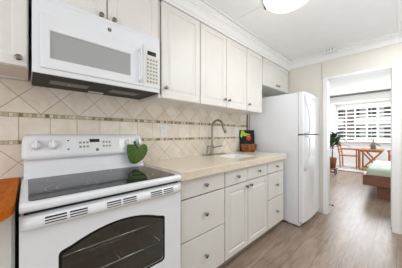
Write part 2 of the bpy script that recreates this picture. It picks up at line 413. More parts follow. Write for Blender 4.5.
es = [e for e in bm.edges if all(abs(v.co.z-z1) < 1e-6 for v in e.verts) and (all(v in vv['t'][0] for v in e.verts) or all(v in vv['t'][1] for v in e.verts))]
bmesh.ops.bevel(bm, geom=es, offset=.005, segments=3, affect='EDGES', profile=.5)
tag(obj('countertop', bm, 'counter'), 'cream stone countertop running from the stove to the refrigerator', 'countertop')
# under-mount sink
bm = nb(); dp = .17; e = .002
A = [(SX0+e, SY0+e), (SX1-e, SY0+e), (SX1-e, SY1-e), (SX0+e, SY1-e)]
def rr(x0, x1, y0, y1, r, n=5):
    out = []
    for cx, cy, a in ((x1-r, y1-r, 0), (x0+r, y1-r, 90), (x0+r, y0+r, 180), (x1-r, y0+r, 270)):
        for k in range(n+1):
            t = math.radians(a+90*k/n); out.append((cx+r*math.cos(t), cy+r*math.sin(t)))
    return out
rings = []
for ins, z, r in ((0, .948, .012), (.004, .90, .02), (.008, .955-dp+.03, .03), (.035, .955-dp, .04)):
    rings.append([bm.verts.new((x, y, z)) for x, y in rr(SX0+e+ins, SX1-e-ins, SY0+e+ins, SY1-e-ins, r)])
for a, b in zip(rings, rings[1:]):
    for i in range(len(a)): bm.faces.new((a[i], a[(i+1) % len(a)], b[(i+1) % len(a)], b[i]))
bm.faces.new(rings[-1]); bmesh.ops.recalc_face_normals(bm, faces=bm.faces[:])
for f in bm.faces: f.normal_flip()
s = thing('sink', 'white enamel sink basin set into the cream counter', 'sink', (.3, 1.7, .785))
sb = obj('basin', bm, 'sink', s, True); md = sb.modifiers.new('t', 'SOLIDIFY'); md.thickness = .003; md.offset = -1
obj('drain', lathe(nb(), [(.042, 0), (.042, .003), (.03, .004), (.028, .001), (0, .001)], at(.32, 1.79, .7865), 20), 'chrome', s)
# faucet
f = thing('faucet', 'brushed nickel gooseneck kitchen faucet on a deck plate behind the sink', 'faucet', (.07, 1.66, .955))
bm = nb(); prism(bm, rr(.035, .105, 1.50, 1.90, .034, 6), .955, .963, 'z'); obj('deck_plate', bm, 'nickel', f)
lathe(nb_ := nb(), [(.026, 0), (.026, .006), (.021, .012), (.0185, .03), (.0185, .115), (.016, .122)], at(.07, 1.655, .963), 20); obj('faucet_body', nb_, 'nickel', f)
pts = [(.07, 1.655, 1.07+.02*i) for i in range(12)]
for i in range(1, 13):
    a = PI-PI*i/12*.93; pts.append((.07+.084+.084*math.cos(a), 1.655+.012*i/12, 1.29+.084*math.sin(a)))
obj('spout', tube(nb(), pts, .0125, 14), 'nickel', f)
p = Vector(pts[-1]); q = p+Vector((.030, .008, -.085))
obj('spray_head', tube(nb(), [p+Vector((0, 0, .004)), p+Vector((.002, 0, -.01)), p+(q-p)*.5, q], [.0135, .016, .0175, .0165], 14), 'nickel', f)
obj('lever', tube(nb(), [(.082, 1.655, 1.045), (.105, 1.66, 1.05), (.15, 1.70, 1.062), (.18, 1.73, 1.066)], [.012, .0085, .0065, .006], 10), 'nickel', f)
sd = thing('soap_dispenser', 'small brushed nickel soap pump at left end of the faucet plate', 'soap dispenser', (.07, 1.55, .963))
obj('pump_body', lathe(nb(), [(.017, 0), (.017, .004), (.011, .008), (.010, .075), (.008, .085)], at(.07, 1.575, .963), 16), 'nickel', sd)
obj('nozzle', tube(nb(), [(.07, 1.575, 1.045), (.07, 1.575, 1.06), (.085, 1.577, 1.066), (.115, 1.58, 1.062)], .005, 8), 'nickel', sd)

# orange wood counter with rounded corner by the stove
out = [(.0095, -.75), (.76, -.75), (.76, -.18)]
for k in range(11):
    a = math.radians(90*k/10); out.append((.60+.16*math.cos(a), -.165+.130*math.sin(a)))
out.append((.0095, -.035))
tag(obj('wood_countertop', prism(nb(), out, .907, .94, 'z'), 'butcher'), 'orange stained wood countertop with rounded corner left of the stove', 'countertop')

# ------------------------------------------------------------------ stove
st = thing('stove', 'white freestanding electric stove with black ceramic glass top', 'stove', (.34, .363, 0))
Y0, Y1 = -.022, .742
bm = nb(); box(bm, .02, .06, Y0+.004, Y1-.004, .02, .90); box(bm, .06, .617, Y0+.004, Y0+.03, .02, .90); box(bm, .06, .617, Y1-.03, Y1-.004, .02, .90)
box(bm, .06, .617, Y0+.03, Y1-.03, .02, .06); box(bm, .06, .617, Y0+.03, Y1-.03, .84, .90)
obj('body', bm, 'enamel', st)
cav = nb(); box(cav, .10, .11, .06, .67, .30, .82); box(cav, .11, .615, .06, .07, .30, .82); box(cav, .11, .615, .66, .67, .30, .82); box(cav, .11, .615, .07, .66, .30, .31); box(cav, .11, .615, .07, .66, .81, .82)
obj('oven_cavity', cav, 'cavity', st)
for z in (.66, .53):
    bm = nb(); 
    for k in range(3): 
        y = .12+.5*k/2; tube(bm, [(.13, y, z), (.605, y, z)], .0012, 5)
    tube(bm, [(.605, .075, z), (.605, .655, z)], .004, 6); tube(bm, [(.13, .075, z), (.13, .655, z)], .0035, 6); tube(bm, [(.39, .075, z-.004), (.39, .655, z-.004)], .0035, 6)
    obj('oven_rack', bm, 'chrome', st)
# cooktop: white rim with bullnose front
pr = [(.10, .900), (.637, .900), (.652, .905), (.660, .915), (.659, .928), (.653, .936), (.642, .940), (.10, .940)]
bm = nb(); prism(bm, pr, Y0, Y1, 'y')
obj('cooktop', bm, 'enamel', st)
bm = nb(); prism(bm, rr(.135, .630, .004, .722, .02, 4), .9395, .9425, 'z'); gl = obj('cooktop_glass', bm, 'ceran', st)
for x, y, r in ((.48, .175, .112), (.25, .175, .09), (.48, .535, .09), (.25, .535, .10)):
    bm = nb()
    for r0 in (r, r*.6):
        n = 48; a = [[bm.verts.new((x+(r0+d)*math.cos(2*PI*i/n), y+(r0+d)*math.sin(2*PI*i/n), .9429)) for i in range(n)] for d in (-.0015, .0015)]
        for i in range(n): bm.faces.new((a[0][i], a[1][i], a[1][(i+1) % n], a[0][(i+1) % n]))
        if r0 == r and (x, y) not in ((.48, .175), (.48, .535)): break
    obj('burner_ring', bm, 'ring', gl)
# backguard: riser and tilted control panel with rounded ends
riser = nb(); prism(riser, [(.02, .941), (.14, .941), (.106, .982), (.092, 1.06), (.02, 1.06)], Y0+.008, Y1-.008, 'y'); obj('backguard_riser', riser, 'enamel', st)
prf = [(.02, 1.052), (.112, 1.050), (.122, 1.060), (.118, 1.085), (.090, 1.175), (.080, 1.193), (.062, 1.203), (.02, 1.205)]
bm = nb(); cols = []
ends = [(0, .030), (.004, .016), (.012, .006), (.028, 0)]
ys = [(Y0-.002+a, s) for a, s in ends]+[(Y1+.002-a, s) for a, s in reversed(ends)]
for y, s in ys:
    cols.append([bm.verts.new((max(.02, x-s*.6) if x > .03 else x, y, z-s if z > 1.12 else z+s*.35)) for x, z in prf])
for a, b in zip(cols, cols[1:]):
    for i in range(len(prf)): bm.faces.new((a[i], a[(i+1) % 8], b[(i+1) % 8], b[i])).smooth = True
bm.faces.new(cols[0]); bm.faces.new(cols[-1]); bmesh.ops.recalc_face_normals(bm, faces=bm.faces[:])
cp = obj('control_panel', bm, 'enamel', st)
# panel plane: from (.118,1.085) to (.095,1.160)
TL = Matrix.Rotation(-math.atan2(.028, .090), 4, 'Y')
def panel(y, s, off=0):      # s 0..1 up the slope
    return Vector((.118-.028*s+off*.955, y, 1.085+.090*s+off*.297))
def pmat(y, s, off=0): return Matrix.Translation(panel(y, s, off)) @ TL
def pbox(y0, y1, s0, s1, t, name, m, par):
    bm = nb(); L = math.hypot(.028, .090)
    box(bm, -.001, t, y0, y1, s0*L, s1*L)
    bmesh.ops.transform(bm, matrix=Matrix.Translation((.118, 0, 1.085)) @ TL, verts=bm.verts[:])
    return obj(name, bm, m, par)
for y in (.040, .122, .612, .697):
    bm = nb(); lathe(bm, [(.033, 0), (.033, .003), (.031, .004), (.0, .004)], pmat(y, .60) @ RX, 28)
    k = obj('knob', bm, 'plastic', cp)
    bm = nb(); lathe(bm, [(.026, .004), (.025, .012), (.02, .02), (.018, .024), (0, .025)], pmat(y, .60) @ RX, 28)
    box(b2 := nb(), .004, .040, -.0075, .0075, -.027, .027, .004); bmesh.ops.transform(b2, matrix=pmat(y, .60), verts=b2.verts[:])
    me = bpy.data.meshes.new('t'); b2.to_mesh(me); b2.free(); bm.from_mesh(me); obj('knob_grip', bm, 'enamel', k)
    bm = nb()
    for j in range(11):
        a = math.radians(-60+j*30)
        if j == 5: pass
        bx = nb(); box(bx, 0, .0006, .036, .0405, -.0007, .0007); bmesh.ops.transform(bx, matrix=pmat(y, .60) @ Matrix.Rotation(a, 4, 'X'), verts=bx.verts[:])
        me = bpy.data.meshes.new('t'); bx.to_mesh(me); bx.free(); bm.from_mesh(me)
    obj('dial_marks', bm, 'grey', cp)
pbox(.26, .54, .08, 1.0, .0012, 'keypad', 'plastic', cp)
pbox(.333, .398, .72, .98, .0022, 'clock_display', 'lcd', cp)
for y0 in (.28, .43):
    bm = nb()
    for j in range(2):
        for i in range(3): box(bm, .001, .0018, y0-.012+i*.022, y0+.002+i*.022, .030+j*.03, .044+j*.03)
    bmesh.ops.transform(bm, matrix=Matrix.Translation((.118, 0, 1.085)) @ TL, verts=bm.verts[:])
    obj('key_prints', bm, 'grey', cp)
for s in (.25, .88):
    obj('indicator_lamp', lathe(nb(), [(.005, 0), (.005, .002), (0, .003)], pmat(.205, s) @ RX, 12), 'dark', cp)
def badge(par, mtx, r):
    b = obj('emblem', lathe(nb(), [(r, 0), (r, .0015), (0, .0018)], mtx, 20), 'darkm', par)
    bm = nb(); n = 24
    for r0, r1 in ((r*.78, r*.66),):
        a = [[bm.verts.new(mtx @ Vector((q*math.cos(2*PI*i/n), q*math.sin(2*PI*i/n), .0022))) for i in range(n)] for q in (r0, r1)]
        for i in range(n): bm.faces.new((a[0][i], a[1][i], a[1][(i+1) % n], a[0][(i+1) % n]))
    for dx in (-.25, .2):   # two script loops inside the ring
        c = [mtx @ Vector((dx*r*1.0+.28*r*math.cos(t*PI/5), .36*r*math.sin(t*PI/5), .0024)) for t in range(11)]
        tube(bm, c, r*.06, 5)
    obj('emblem_script', bm, 'chrome', b)
badge(cp, pmat(.380, .12) @ RX, .011)
# oven door with arched window
ZD0, ZD1 = .235, .889
DX0, DX1 = .625, .650
yc = .363
def win(n=14, g=0):
    a, b, zb, zs, zt = .098-g, .622+g, .432-g, .700+g, .764+g; r = .022+g
    pts = []
    for c, d, st_ in ((a+r, zb+r, 180),): 
        for k in range(6): t = math.radians(180+90*k/5); pts.append((c+r*math.cos(t), d+r*math.sin(t)))
    for k in range(6): t = math.radians(270+90*k/5); pts.append((b-r+r*math.cos(t), zb+r+r*math.sin(t)))
    for k in range(4): t = math.radians(60*k/3); pts.append((b-r+r*math.cos(t), zs-r*.4+r*math.sin(t)))
    for k in range(1, n):
        s = k/n; y = b-.012-(b-a-.024)*s; pts.append((y, zs+(zt-zs)*(1-(2*s-1)**2)+.004))
    for k in range(4): t = math.radians(120+60*k/3); pts.append((a+r+r*math.cos(t), zs-r*.4+r*math.sin(t)))
    return pts
w = win(); n = len(w)
# door face: ring between window outline and the rectangle, mapped by rays from the window centre
bm = nb(); cy, cz = .352, .59
def rectpt(p):
    dy, dz = p[0]-cy, p[1]-cz; k = 1e9
    if dy > 0: k = min(k, (Y1-cy)/dy)
    if dy < 0: k = min(k, (Y0-cy)/dy)
    if dz > 0: k = min(k, (ZD1-cz)/dz)
    if dz < 0: k = min(k, (ZD0-cz)/dz)
    return (cy+dy*k, cz+dz*k)
corners = [(Y0, ZD0), (Y1, ZD0), (Y1, ZD1), (Y0, ZD1)]
o1 = [list(rectpt(p)) for p in w]
for c in corners:
    i = min(range(n), key=lambda i: math.hypot(o1[i][0]-c[0], o1[i][1]-c[1])); o1[i] = list(c)
def ringv(pts, x): return [bm.verts.new((x, p[0], p[1])) for p in pts]
bb, bf = ringv(o1, DX0), ringv(o1, DX1); wf, wb = ringv(w, DX1), ringv(w, DX0)
for a, b in ((bb, bf), (bf, wf), (wf, wb), (wb, bb)):
    for i in range(n): bm.faces.new((a[i], a[(i+1) % n], b[(i+1) % n], b[i]))
bmesh.ops.recalc_face_normals(bm, faces=bm.faces[:])
od = obj('oven_door', bm, 'enamel', st)
bm = nb(); prism(bm, w, DX1-.008, DX1-.004, 'x'); obj('window_glass', bm, 'oglass', od)
w2 = win(g=-.012); bm = nb(); A = ringv(w, DX1-.003); Bv = ringv(w2, DX1-.003); A2 = ringv(w, DX1-.0035)
for i in range(n): bm.faces.new((A[i], A[(i+1) % n], Bv[(i+1) % n], Bv[i]))
obj('window_border', bm, 'dark', od)
# vented handle band across the top of the door
bm = nb()
sec = [(-.0005, .000), (.016, .002), (.026, .010), (.030, .022), (.028, .038), (.018, .050), (-.0005, .054)]
cols = []
N = 24
for k in range(N+1):
    s = k/N; y = Y0+.004+(Y1-Y0-.008)*s; e_ = min(1, min(s, 1-s)*14); e_ = math.sqrt(1-(1-e_)**2)
    drop = -.008*math.sin(PI*s)
    cols.append([bm.verts.new((DX1+x*(.35+.65*e_), y, .834+z)) for x, z in sec])
for a, b in zip(cols, cols[1:]):
    for i in range(len(sec)): bm.faces.new((a[i], a[(i+1) % 7], b[(i+1) % 7], b[i])).smooth = True
bm.faces.new(cols[0]); bm.faces.new(cols[-1]); bmesh.ops.recalc_face_normals(bm, faces=bm.faces[:])
hb = obj('door_handle', bm, 'enamel', od)
for ya, yb in ((.052, .124), (.134, .201), (.281, .348), (.358, .428), (.512, .583), (.596, .664)):
    bm = nb()
    for j in range(3): box(bm, DX1+.0235-.001*j, DX1+.0305+(-.0008 if j == 2 else (.0005 if j == 1 else .0)), ya, yb, .853+j*.0105, .8575+j*.0105, .001, 1)
    obj('vent_slot', bm, 'dark', hb)
obj('storage_drawer', box(nb(), .625, .648, Y0, Y1, .045, .228, .004), 'enamel', st)
obj('door_seal', box(nb(), .617, .631, Y0+.012, Y1-.012, .889, .8995), 'rubber', st)

# ------------------------------------------------------------------ green leaf on the stove
lf = thing('leaf_trivet', 'green leaf shaped trivet leaning on the right end of the stove control panel', 'trivet', (.155, .676, .951))
bm = nb(); n = 44; LW, LH = .090, .084; cyl, czl = 0.6682, 1.0686
LO = [(-0.0742, 0.0564), (-0.0452, 0.0574), (-0.0162, 0.0484), (0.0098, 0.0324), (0.0358, 0.0484), (0.0718, 0.0554), (0.0978, 0.0284), (0.0928, -0.0146), (0.0628, -0.0556), (0.0228, -0.0816), (-0.0312, -0.1006), (-0.0662, -0.0766), (-0.0802, -0.0236), (-0.0802, 0.0254)]      # outline of the blade, notch and stem at the top, tip at the lower left
def lpt(t, k):
    q = t*len(LO); i = int(q); f = q-i; P_ = [Vector(LO[(i+d) % len(LO)]) for d in (-1, 0, 1, 2)]
    v = .5*((2*P_[1])+(P_[2]-P_[0])*f+(2*P_[0]-5*P_[1]+4*P_[2]-P_[3])*f*f+(3*P_[1]-P_[0]-3*P_[2]+P_[3])*f**3)
    return (k*v.x, k*v.y)
def lx(y, z): 
    return .150+(.0-(z)*.12)+.010*math.cos(y/LW*2.2)-.06*abs(y)**1.4
rows = []
for j in range(0, 7):
    k = j/6
    if j == 0: rows.append([bm.verts.new((lx(0, 0), cyl, czl))])
    else: rows.append([bm.verts.new((lx(*lpt(i/n, k))+.0015*math.sin(i*3.1)*(k), cyl+lpt(i/n, k)[0], czl+lpt(i/n, k)[1])) for i in range(n)])
for i in range(n): bm.faces.new((rows[0][0], rows[1][i], rows[1][(i+1) % n]))
for a, b in zip(rows[1:], rows[2:]):
    for i in range(n): bm.faces.new((a[i], b[i], b[(i+1) % n], a[(i+1) % n]))
bmesh.ops.recalc_face_normals(bm, faces=bm.faces[:])
zmin = min(v.co.z for v in bm.verts)
lb = obj('leaf_blade', bm, 'leaf', lf, True); md = lb.modifiers.new('t', 'SOLIDIFY'); md.thickness = .005; md.offset = -1
bm = nb()
def vp(y, z): return (lx(y, z)+.0015, cyl+y, czl+z)
base = (LO[3][0]*.9, LO[3][1]*.9)
for q in (10, 9, 8, 7, 6, 5, 11, 12, 13, 0, 1):
    ty, tz = LO[q][0]*.93, LO[q][1]*.93
    tube(bm, [vp(base[0]+(ty-base[0])*s_, base[1]+(tz-base[1])*s_) for s_ in (0, .25, .5, .75, 1)], [.0016, .0014, .0012, .001, .0006], 6)
obj('leaf_vein', bm, 'vein', lf)
obj('stem', tube(nb(), [vp(base[0], base[1]-.01), vp(LO[2][0], LO[2][1]+.004), vp(LO[2][0]-.003, LO[2][1]+.02), (.140, cyl+LO[2][0]-.003, czl+LO[2][1]+.03)], [.006, .010, .012, .008], 12), 'leaf', lf)

# ------------------------------------------------------------------ microwave
mw = thing('microwave', 'white over-the-range microwave mounted above the stove', 'microwave', (.2, .36, 1.515))
a, b = 0.018, .750; xf = .369
obj('housing', box(nb(), .012, xf, a, b, 1.545, 1.940, .003), 'enamel', mw)
bm = nb(); prism(bm, [(.03, 1.518), (.36, 1.512), (.372, 1.517), (.372, 1.545), (.012, 1.545), (.012, 1.530)], a, b, 'y'); 
under = obj('underside', box(nb(), .014, .357, a+.004, b-.004, 1.524, 1.547), 'dark', mw); bm.free()
obj('lower_rail', box(nb(), .352, .3692, a, b, 1.527, 1.548, .002), 'enamel', mw)
for y0 in (.10, .44):
    obj('grease_filter', box(nb(), .16, .26, y0, y0+.20, 1.520, 1.525, .001, 1), 'mesh', under)
    obj('filter_latch', tube(nb(), [(.20, y0+.09, 1.519), (.20, y0+.13, 1.519)], .003, 6), 'chrome', under)
obj('lamp_lens', box(nb(), .05, .09, .33, .43, 1.5205, 1.525, .001, 1), 'cream', under)
bm = nb()
for k in range(14): box(bm, .3685, .3705, .06+k*.045, .09+k*.045, 1.9185, 1.9215)
obj('top_vent', bm, 'plastic', mw)
bm = nb()   # door frame around the window
d0, d1, z0, z1 = .050, .609, 1.556, 1.838
wy0, wy1, wz0, wz1 = .090, .520, 1.612, 1.757
L = [(0, xf), (0, .376), (.003, .379)]
def frame4(ins, x): return [bm.verts.new((x, y, z)) for y, z in ((d0+ins, z0+ins), (d1-ins, z0+ins), (d1-ins, z1-ins), (d0+ins, z1-ins))]
rs = [frame4(i, x) for i, x in L]+[[bm.verts.new((x, y, z)) for y, z in ((wy0-i, wz0-i), (wy1+i, wz0-i), (wy1+i, wz1+i), (wy0-i, wz1+i))] for i, x in ((.004, .379), (0, .375), (0, .370))]
for p, q in zip(rs, rs[1:]):
    for i in range(4): bm.faces.new((p[i], p[(i+1) % 4], q[(i+1) % 4], q[i]))
bmesh.ops.recalc_face_normals(bm, faces=bm.faces[:])
md_ = obj('microwave_door', bm, 'enamel', mw)
# window outline groove line, and glass
obj('window_pane', box(nb(), .3692, .3715, wy0-.003, wy1+.003, wz0-.003, wz1+.003), 'mwglass', md_)
pts = [(x-.015, .586, z) for x, z in ((.395, 1.583), (.412, 1.592), (.420, 1.61), (.420, 1.77), (.412, 1.795), (.395, 1.808))]
obj('door_handle', tube(nb(), pts, .0095, 10), 'enamel', md_)
pn = obj('control_panel', box(nb(), .3685, .376, .612, b-.002, 1.556, 1.862, .002), 'plastic', mw)
obj('display', box(nb(), .3755, .3775, .645, .715, 1.792, 1.822), 'lcd', pn)
obj('keypad', box(nb(), .3755, .3768, .632, .735, 1.580, 1.783), 'cream', pn)
bm = nb()
for r_ in range(7):
    for c_ in range(4): box(bm, .3765, .3773, .641+c_*.0235, .641+c_*.0235+.014, 1.590+r_*.027, 1.590+r_*.027+.012)
obj('key_prints', bm, 'grey', pn)
badge(mw, at(.3695, .387, 1.878, RX), .012)

# ------------------------------------------------------------------ refrigerator
fr = thing('refrigerator', 'tall white top-freezer refrigerator at the end of the counter', 'refrigerator', (.4, 2.92, 0))
FY0, FY1 = 2.573, 3.284
obj('cabinet_body', box(nb(), .014, .735, FY0, FY1, .03, 1.752, .006), 'enamel', fr)
def fdoor(z0, z1, name):
    prof = [(.742, FY0), (.742, FY1), (.795, FY1)]
    for k in range(11):
        s = k/10; y = FY1-.004-(FY1-FY0-.008)*s
        prof.append((.798+.018*math.sin(PI*s)**.7, y))
    prof.append((.792, FY0))
    bm = nb(); prism(bm, prof, z0, z1, 'z')
    es = [e for e in bm.edges if abs(e.verts[0].co.z-e.verts[1].co.z) < 1e-6]
    bmesh.ops.bevel(bm, geom=es, offset=.006, segments=2, affect='EDGES')
    return obj(name, bm, 'enamel', fr)
d1_ = fdoor(1.209, 1.755, 'freezer_door'); d2_ = fdoor(.065, 1.194, 'refrigerator_door')
obj('gasket', box(nb(), .735, .742, FY0+.006, FY1-.006, .07, 1.745), 'grey', fr)
obj('base_grille', box(nb(), .60, .755, FY0+.01, FY1-.01, .012, .06, .003), 'plastic', fr)
hy = 2.615
def hnd(par, zs):
    obj('door_handle', tube(nb(), zs, [.013]+[.012]*(len(zs)-2)+[.013], 10), 'plastic', par)
hnd(d1_, [(.806, hy, 1.72), (.818, hy, 1.66), (.842, hy, 1.56), (.858, hy, 1.44), (.864, hy, 1.34), (.864, hy, 1.26), (.852, hy, 1.225), (.81, hy, 1.215)])
hnd(d2_, [(.81, hy, 1.185), (.852, hy, 1.175), (.864, hy, 1.14), (.864, hy, 1.06), (.856, hy, .96), (.84, hy, .88), (.82, hy, .79), (.806, hy, .74)])
obj('hinge_cap', box(nb(), .70, .775, FY1-.06, FY1-.006, 1.755, 1.768, .003), 'plastic', fr)
obj('foot', lathe(nb(), [(.018, 0), (.018, .03)], at(.70, FY0+.05, 0), 12), 'rubber', fr)
obj('foot', lathe(nb(), [(.018, 0), (.018, .03)], at(.70, FY1-.05, 0), 12), 'rubber', fr)
obj('foot', lathe(nb(), [(.018, 0), (.018, .03)], at(.08, FY0+.05, 0), 12), 'rubber', fr)
obj('foot', lathe(nb(), [(.018, 0), (.018, .03)], at(.08, FY1-.05, 0), 12), 'rubber', fr)
obj('hinge', box(nb(), .735, .79, FY0-.004, FY0+.03, 1.195, 1.207, .001, 1), 'darkm', fr)
struct('gap_shade_strip', box(nb(), .0, .012, 2.503, 2.53, .0, 1.86), 'darkm')  # dark strip painting in the shaded gap between tile end and refrigerator

# ------------------------------------------------------------------ wall plates on the tile
def outlet(y, z, w, hh, label, toggles):
    o = thing('wall_outlet', label, 'outlet', (.009, y, z), 'outlets on the tile backsplash')
    obj('cover_plate', box(nb(), .009, .014, y-w/2, y+w/2, z-hh/2, z+hh/2, .002), 'plastic', o)
    for dz in toggles: obj('socket', box(nb(), .0135, .0158, y-.016, y+.016, z+dz-.013, z+dz+.013, .002), 'cream', o)
outlet(1.010, 1.243, .072, .118, 'white outlet plate on the tile between the stove and the sink', (-.027, .027))
outlet(2.235, 1.235, .072, .118, 'white outlet plate on the tile near the refrigerator, above the book', (-.027, .027))

# ------------------------------------------------------------------ cookbook and basket at the end of the counter
Rb = Matrix.Translation((.125, 2.335, .955)) @ Matrix.Rotation(math.radians(-38), 4, 'Z') @ Matrix.Rotation(math.radians(-9), 4, 'Y')
def loc(bm, m_=None): bmesh.ops.transform(bm, matrix=m_ or Rb, verts=bm.verts[:]); return bm
ck = thing('cookbook', 'black cookbook with green leaves and a red fruit on its cover, standing behind the basket', 'book', (.125, 2.335, .955))
Rb2 = Matrix.Translation((.105, 2.375, .957)) @ Matrix.Rotation(math.radians(-38), 4, 'Z') @ Matrix.Rotation(math.radians(-7), 4, 'Y')
lb_ = lambda bm: loc(bm, Rb2)
obj('page_block', lb_(box(nb(), -.010, .010, -.100, .106, .004, .306)), 'page', ck)
cv = nb(); box(cv, .010, .013, -.106, .110, 0, .312, .001, 1); box(cv, -.013, -.010, -.106, .110, 0, .312, .001, 1); box(cv, -.013, .013, -.109, -.105, 0, .312, .001, 1)
cvo = obj('book_cover', lb_(cv), 'cover', ck)
def disc(cy_, cz_, ry_, rz_, x, t, wob=0, n=22, ph=0):
    return [(cy_+ry_*math.cos(2*PI*i/n)*(1+wob*math.sin(5*2*PI*i/n+ph)), cz_+rz_*math.sin(2*PI*i/n)*(1+wob*math.cos(4*2*PI*i/n))) for i in range(n)]
for q in ((-.068, .272, .030, .034, 1), (-.035, .245, .048, .022, 2), (-.086, .232, .016, .03, 3), (0.01, .246, .04, .012, 4)):
    obj('cover_print', lb_(prism(nb(), disc(*q[:4], 0, 0, .16, ph=q[4]), .013, .0134+.0001*q[4], 'x')), 'lime', cvo)
obj('cover_print', lb_(prism(nb(), disc(.022, .200, .038, .044, 0, 0, .05), .013, .0142, 'x')), 'red', cvo)
obj('cover_print', lb_(prism(nb(), disc(.018, .216, .012, .008, 0, 0, .3), .0142, .0146, 'x')), 'lime', cvo)
bs = thing('basket', 'small brown wicker basket in front of the cookbook on the counter', 'basket', (.165, 2.33, .955))
mt = Matrix.Translation((.165, 2.315, .9555)) @ Matrix.Rotation(math.radians(-38), 4, 'Z') @ Matrix.Diagonal((.42, 1, 1, 1))
obj('basket_body', lathe(nb(), [(.085, 0), (.100, .012), (.112, .055), (.116, .108), (.112, .111), (.107, .108), (.102, .055), (.09, .012), (0, .010)], mt, 28), 'basket', bs)
bm = nb()
for k in range(3):
    tube(bm, [mt @ Vector((.114*math.cos(2*PI*i/28), .114*math.sin(2*PI*i/28), .03+.036*k)) for i in range(29)], .004, 6)
obj('woven_band', bm, 'basket', bs)

# ------------------------------------------------------------------ ceiling lamp, junction box
lp = thing('ceiling_lamp', 'round white frosted glass dome lamp on the kitchen ceiling', 'lamp', (.975, 1.625, CZ))
LX, LY = .985, 1.63
obj('lamp_base', lathe(nb(), [(.175, 0), (.200, -.006), (.206, -.018), (.198, -.024), (0, -.024)], at(LX, LY, CZ), 40), 'trim', lp)
obj('lamp_shade', lathe(nb(), [(.192, -.024)]+[(.192*math.cos(t), -.024-.085*math.sin(t)) for t in [i*PI/20 for i in range(1, 10)]]+[(0, -.109)], at(LX, LY, CZ), 40), 'shade', lp)
obj('shade_clip', box(nb(), LX-.216, LX-.192, LY-.012, LY+.012, CZ-.04, CZ-.010, .002), 'nickel', lp)
jb = thing('detector_box', 'small white sensor box on the ceiling crown above the doorway', 'sensor', (.96, 3.15, CZ))
obj('box_cover', box(nb(), .885, 1.035, 3.12, 3.205, CZ-.045, CZ-.0005, .006), 'plastic', jb)
for x in (.925, .96, .995): obj('indicator', lathe(nb(), [(.009, 0), (.009, .003), (0, .004)], at(x, 3.12, CZ-.024, Matrix.Rotation(PI/2, 4, 'X')), 10), 'grey', jb)

# ------------------------------------------------------------------ open door leaf into the living room, door stop
dl = obj('door_1', box(nb(), 1.560, 1.597, 3.435, 4.12, .008, 2.03, .002), 'trim'); dl['kind'] = 'structure'
obj('door_knob', lathe(nb(), [(.026, 0), (.026, .004), (.01, .01), (.01, .03), (.024, .04), (.026, .055), (.015, .062), (0, .063)], at(1.597, 4.05, .95, RX), 16), 'nickel', dl)
ds = thing('door_stop', 'small black door stop on the left jamb of the doorway', 'door stop', (.90, 3.45, .1))
obj('stop_rod', tube(nb(), [(.9005, 3.405, .12), (.935, 3.405, .12)], .006, 8), 'blackm', ds)
obj('rubber_tip', tube(nb(), [(.935, 3.405, .12), (.95, 3.405, .12)], .013, 10), 'rubber', ds)

# ------------------------------------------------------------------ living room furniture
bd = thing('bed', 'daybed with reddish brown wooden frame and pale green cover past the doorway', 'bed', (2.15, 5.6, 0))
bx0, bx1, by0, by1 = 1.15, 3.1, 4.72, 6.4
bm = nb(); box(bm, bx0, bx1, by0, by0+.045, .235, .435, .006); box(bm, bx0, bx1, by1-.045, by1, .235, .435, .006); box(bm, bx0, bx0+.045, by0+.045, by1-.045, .235, .435, .006); box(bm, bx1-.045, bx1, by0+.045, by1-.045, .235, .435, .006); box(bm, bx0+.045, bx1-.045, by0+.045, by1-.045, .25, .30)
obj('bed_frame', bm, 'redwood', bd)
bm = nb(); box(bm, bx0+.20, bx1-.2, by0+.10, by1-.1, 0, .235, .004); obj('plinth', bm, 'redwood', bd)
bm = nb(); box(bm, bx0+.05, bx1-.05, by0+.05, by1-.05, .302, .56, .05, 5); obj('mattress', bm, 'linen', bd, True)

# dining table with crossed legs
tb = thing('dining_table', 'teak dining table with crossed diagonal legs in front of the louvre window', 'table', (1.0, 8.5, .012))
tx0, tx1, ty0, ty1 = .69, 1.29, 8.05, 8.95; TZ = .70
obj('tabletop', box(nb(), tx0, tx1, ty0, ty1, TZ-.03, TZ, .004), 'teak', tb)
obj('apron', box(nb(), tx0+.03, tx1-.03, ty0+.03, ty1-.03, TZ-.075, TZ-.03), 'teak', tb)
for y in (ty0+.05, ty1-.05):
    obj('leg', bar(nb(), (tx0+.035, y, .012), (tx0+.035, y, TZ-.075), .045, .045), 'teak', tb)
    obj('leg', bar(nb(), (tx0+.09, y, TZ-.06), (tx1-.04, y, .03), .03, .045), 'teak', tb)
    obj('leg', bar(nb(), (tx1-.04, y+.035, TZ-.06), (tx0+.08, y+.035, .03), .03, .045), 'teak', tb)
    obj('foot_rail', bar(nb(), (tx0+.01, y+.017, .03), (tx1-.01, y+.017, .03), .05, .035), 'teak', tb)
# armchairs
def armchair(x, y, mir, label):
    c = thing('armchair', label, 'chair', (x, y, .012), 'teak chairs at the dining table'); s = mir
    def X_(d): return x+s*d
    fl = .012
    for dy in (-.23, .23):
        obj('leg', bar(nb(), (X_(.25), y+dy, fl), (X_(.25), y+dy, .66), .035, .035), 'teak', c)
        obj('leg', bar(nb(), (X_(-.20), y+dy, fl), (X_(-.22), y+dy, .45), .035, .035), 'teak', c)
        obj('back_post', bar(nb(), (X_(-.22), y+dy, .45), (X_(-.30), y+dy, .92), .035, .035), 'teak', c)
        obj('armrest', bar(nb(), (X_(-.26), y+dy, .67), (X_(.29), y+dy, .67), .05, .028), 'teak', c)
    obj('seat', box(nb(), min(X_(-.23), X_(.27)), max(X_(-.23), X_(.27)), y-.212, y+.212, .425, .46, .006), 'teak', c)
    bm = nb()
    for k in range(4): 
        z = .56+.09*k; d = -.22-.08*(z-.45)/.47; bar(bm, (X_(d), y-.213, z), (X_(d), y+.213, z), .016, .045)
    obj('backrest', bm, 'teak', c)
    return c
armchair(.38, 8.45, 1, 'teak armchair on the left side of the dining table')
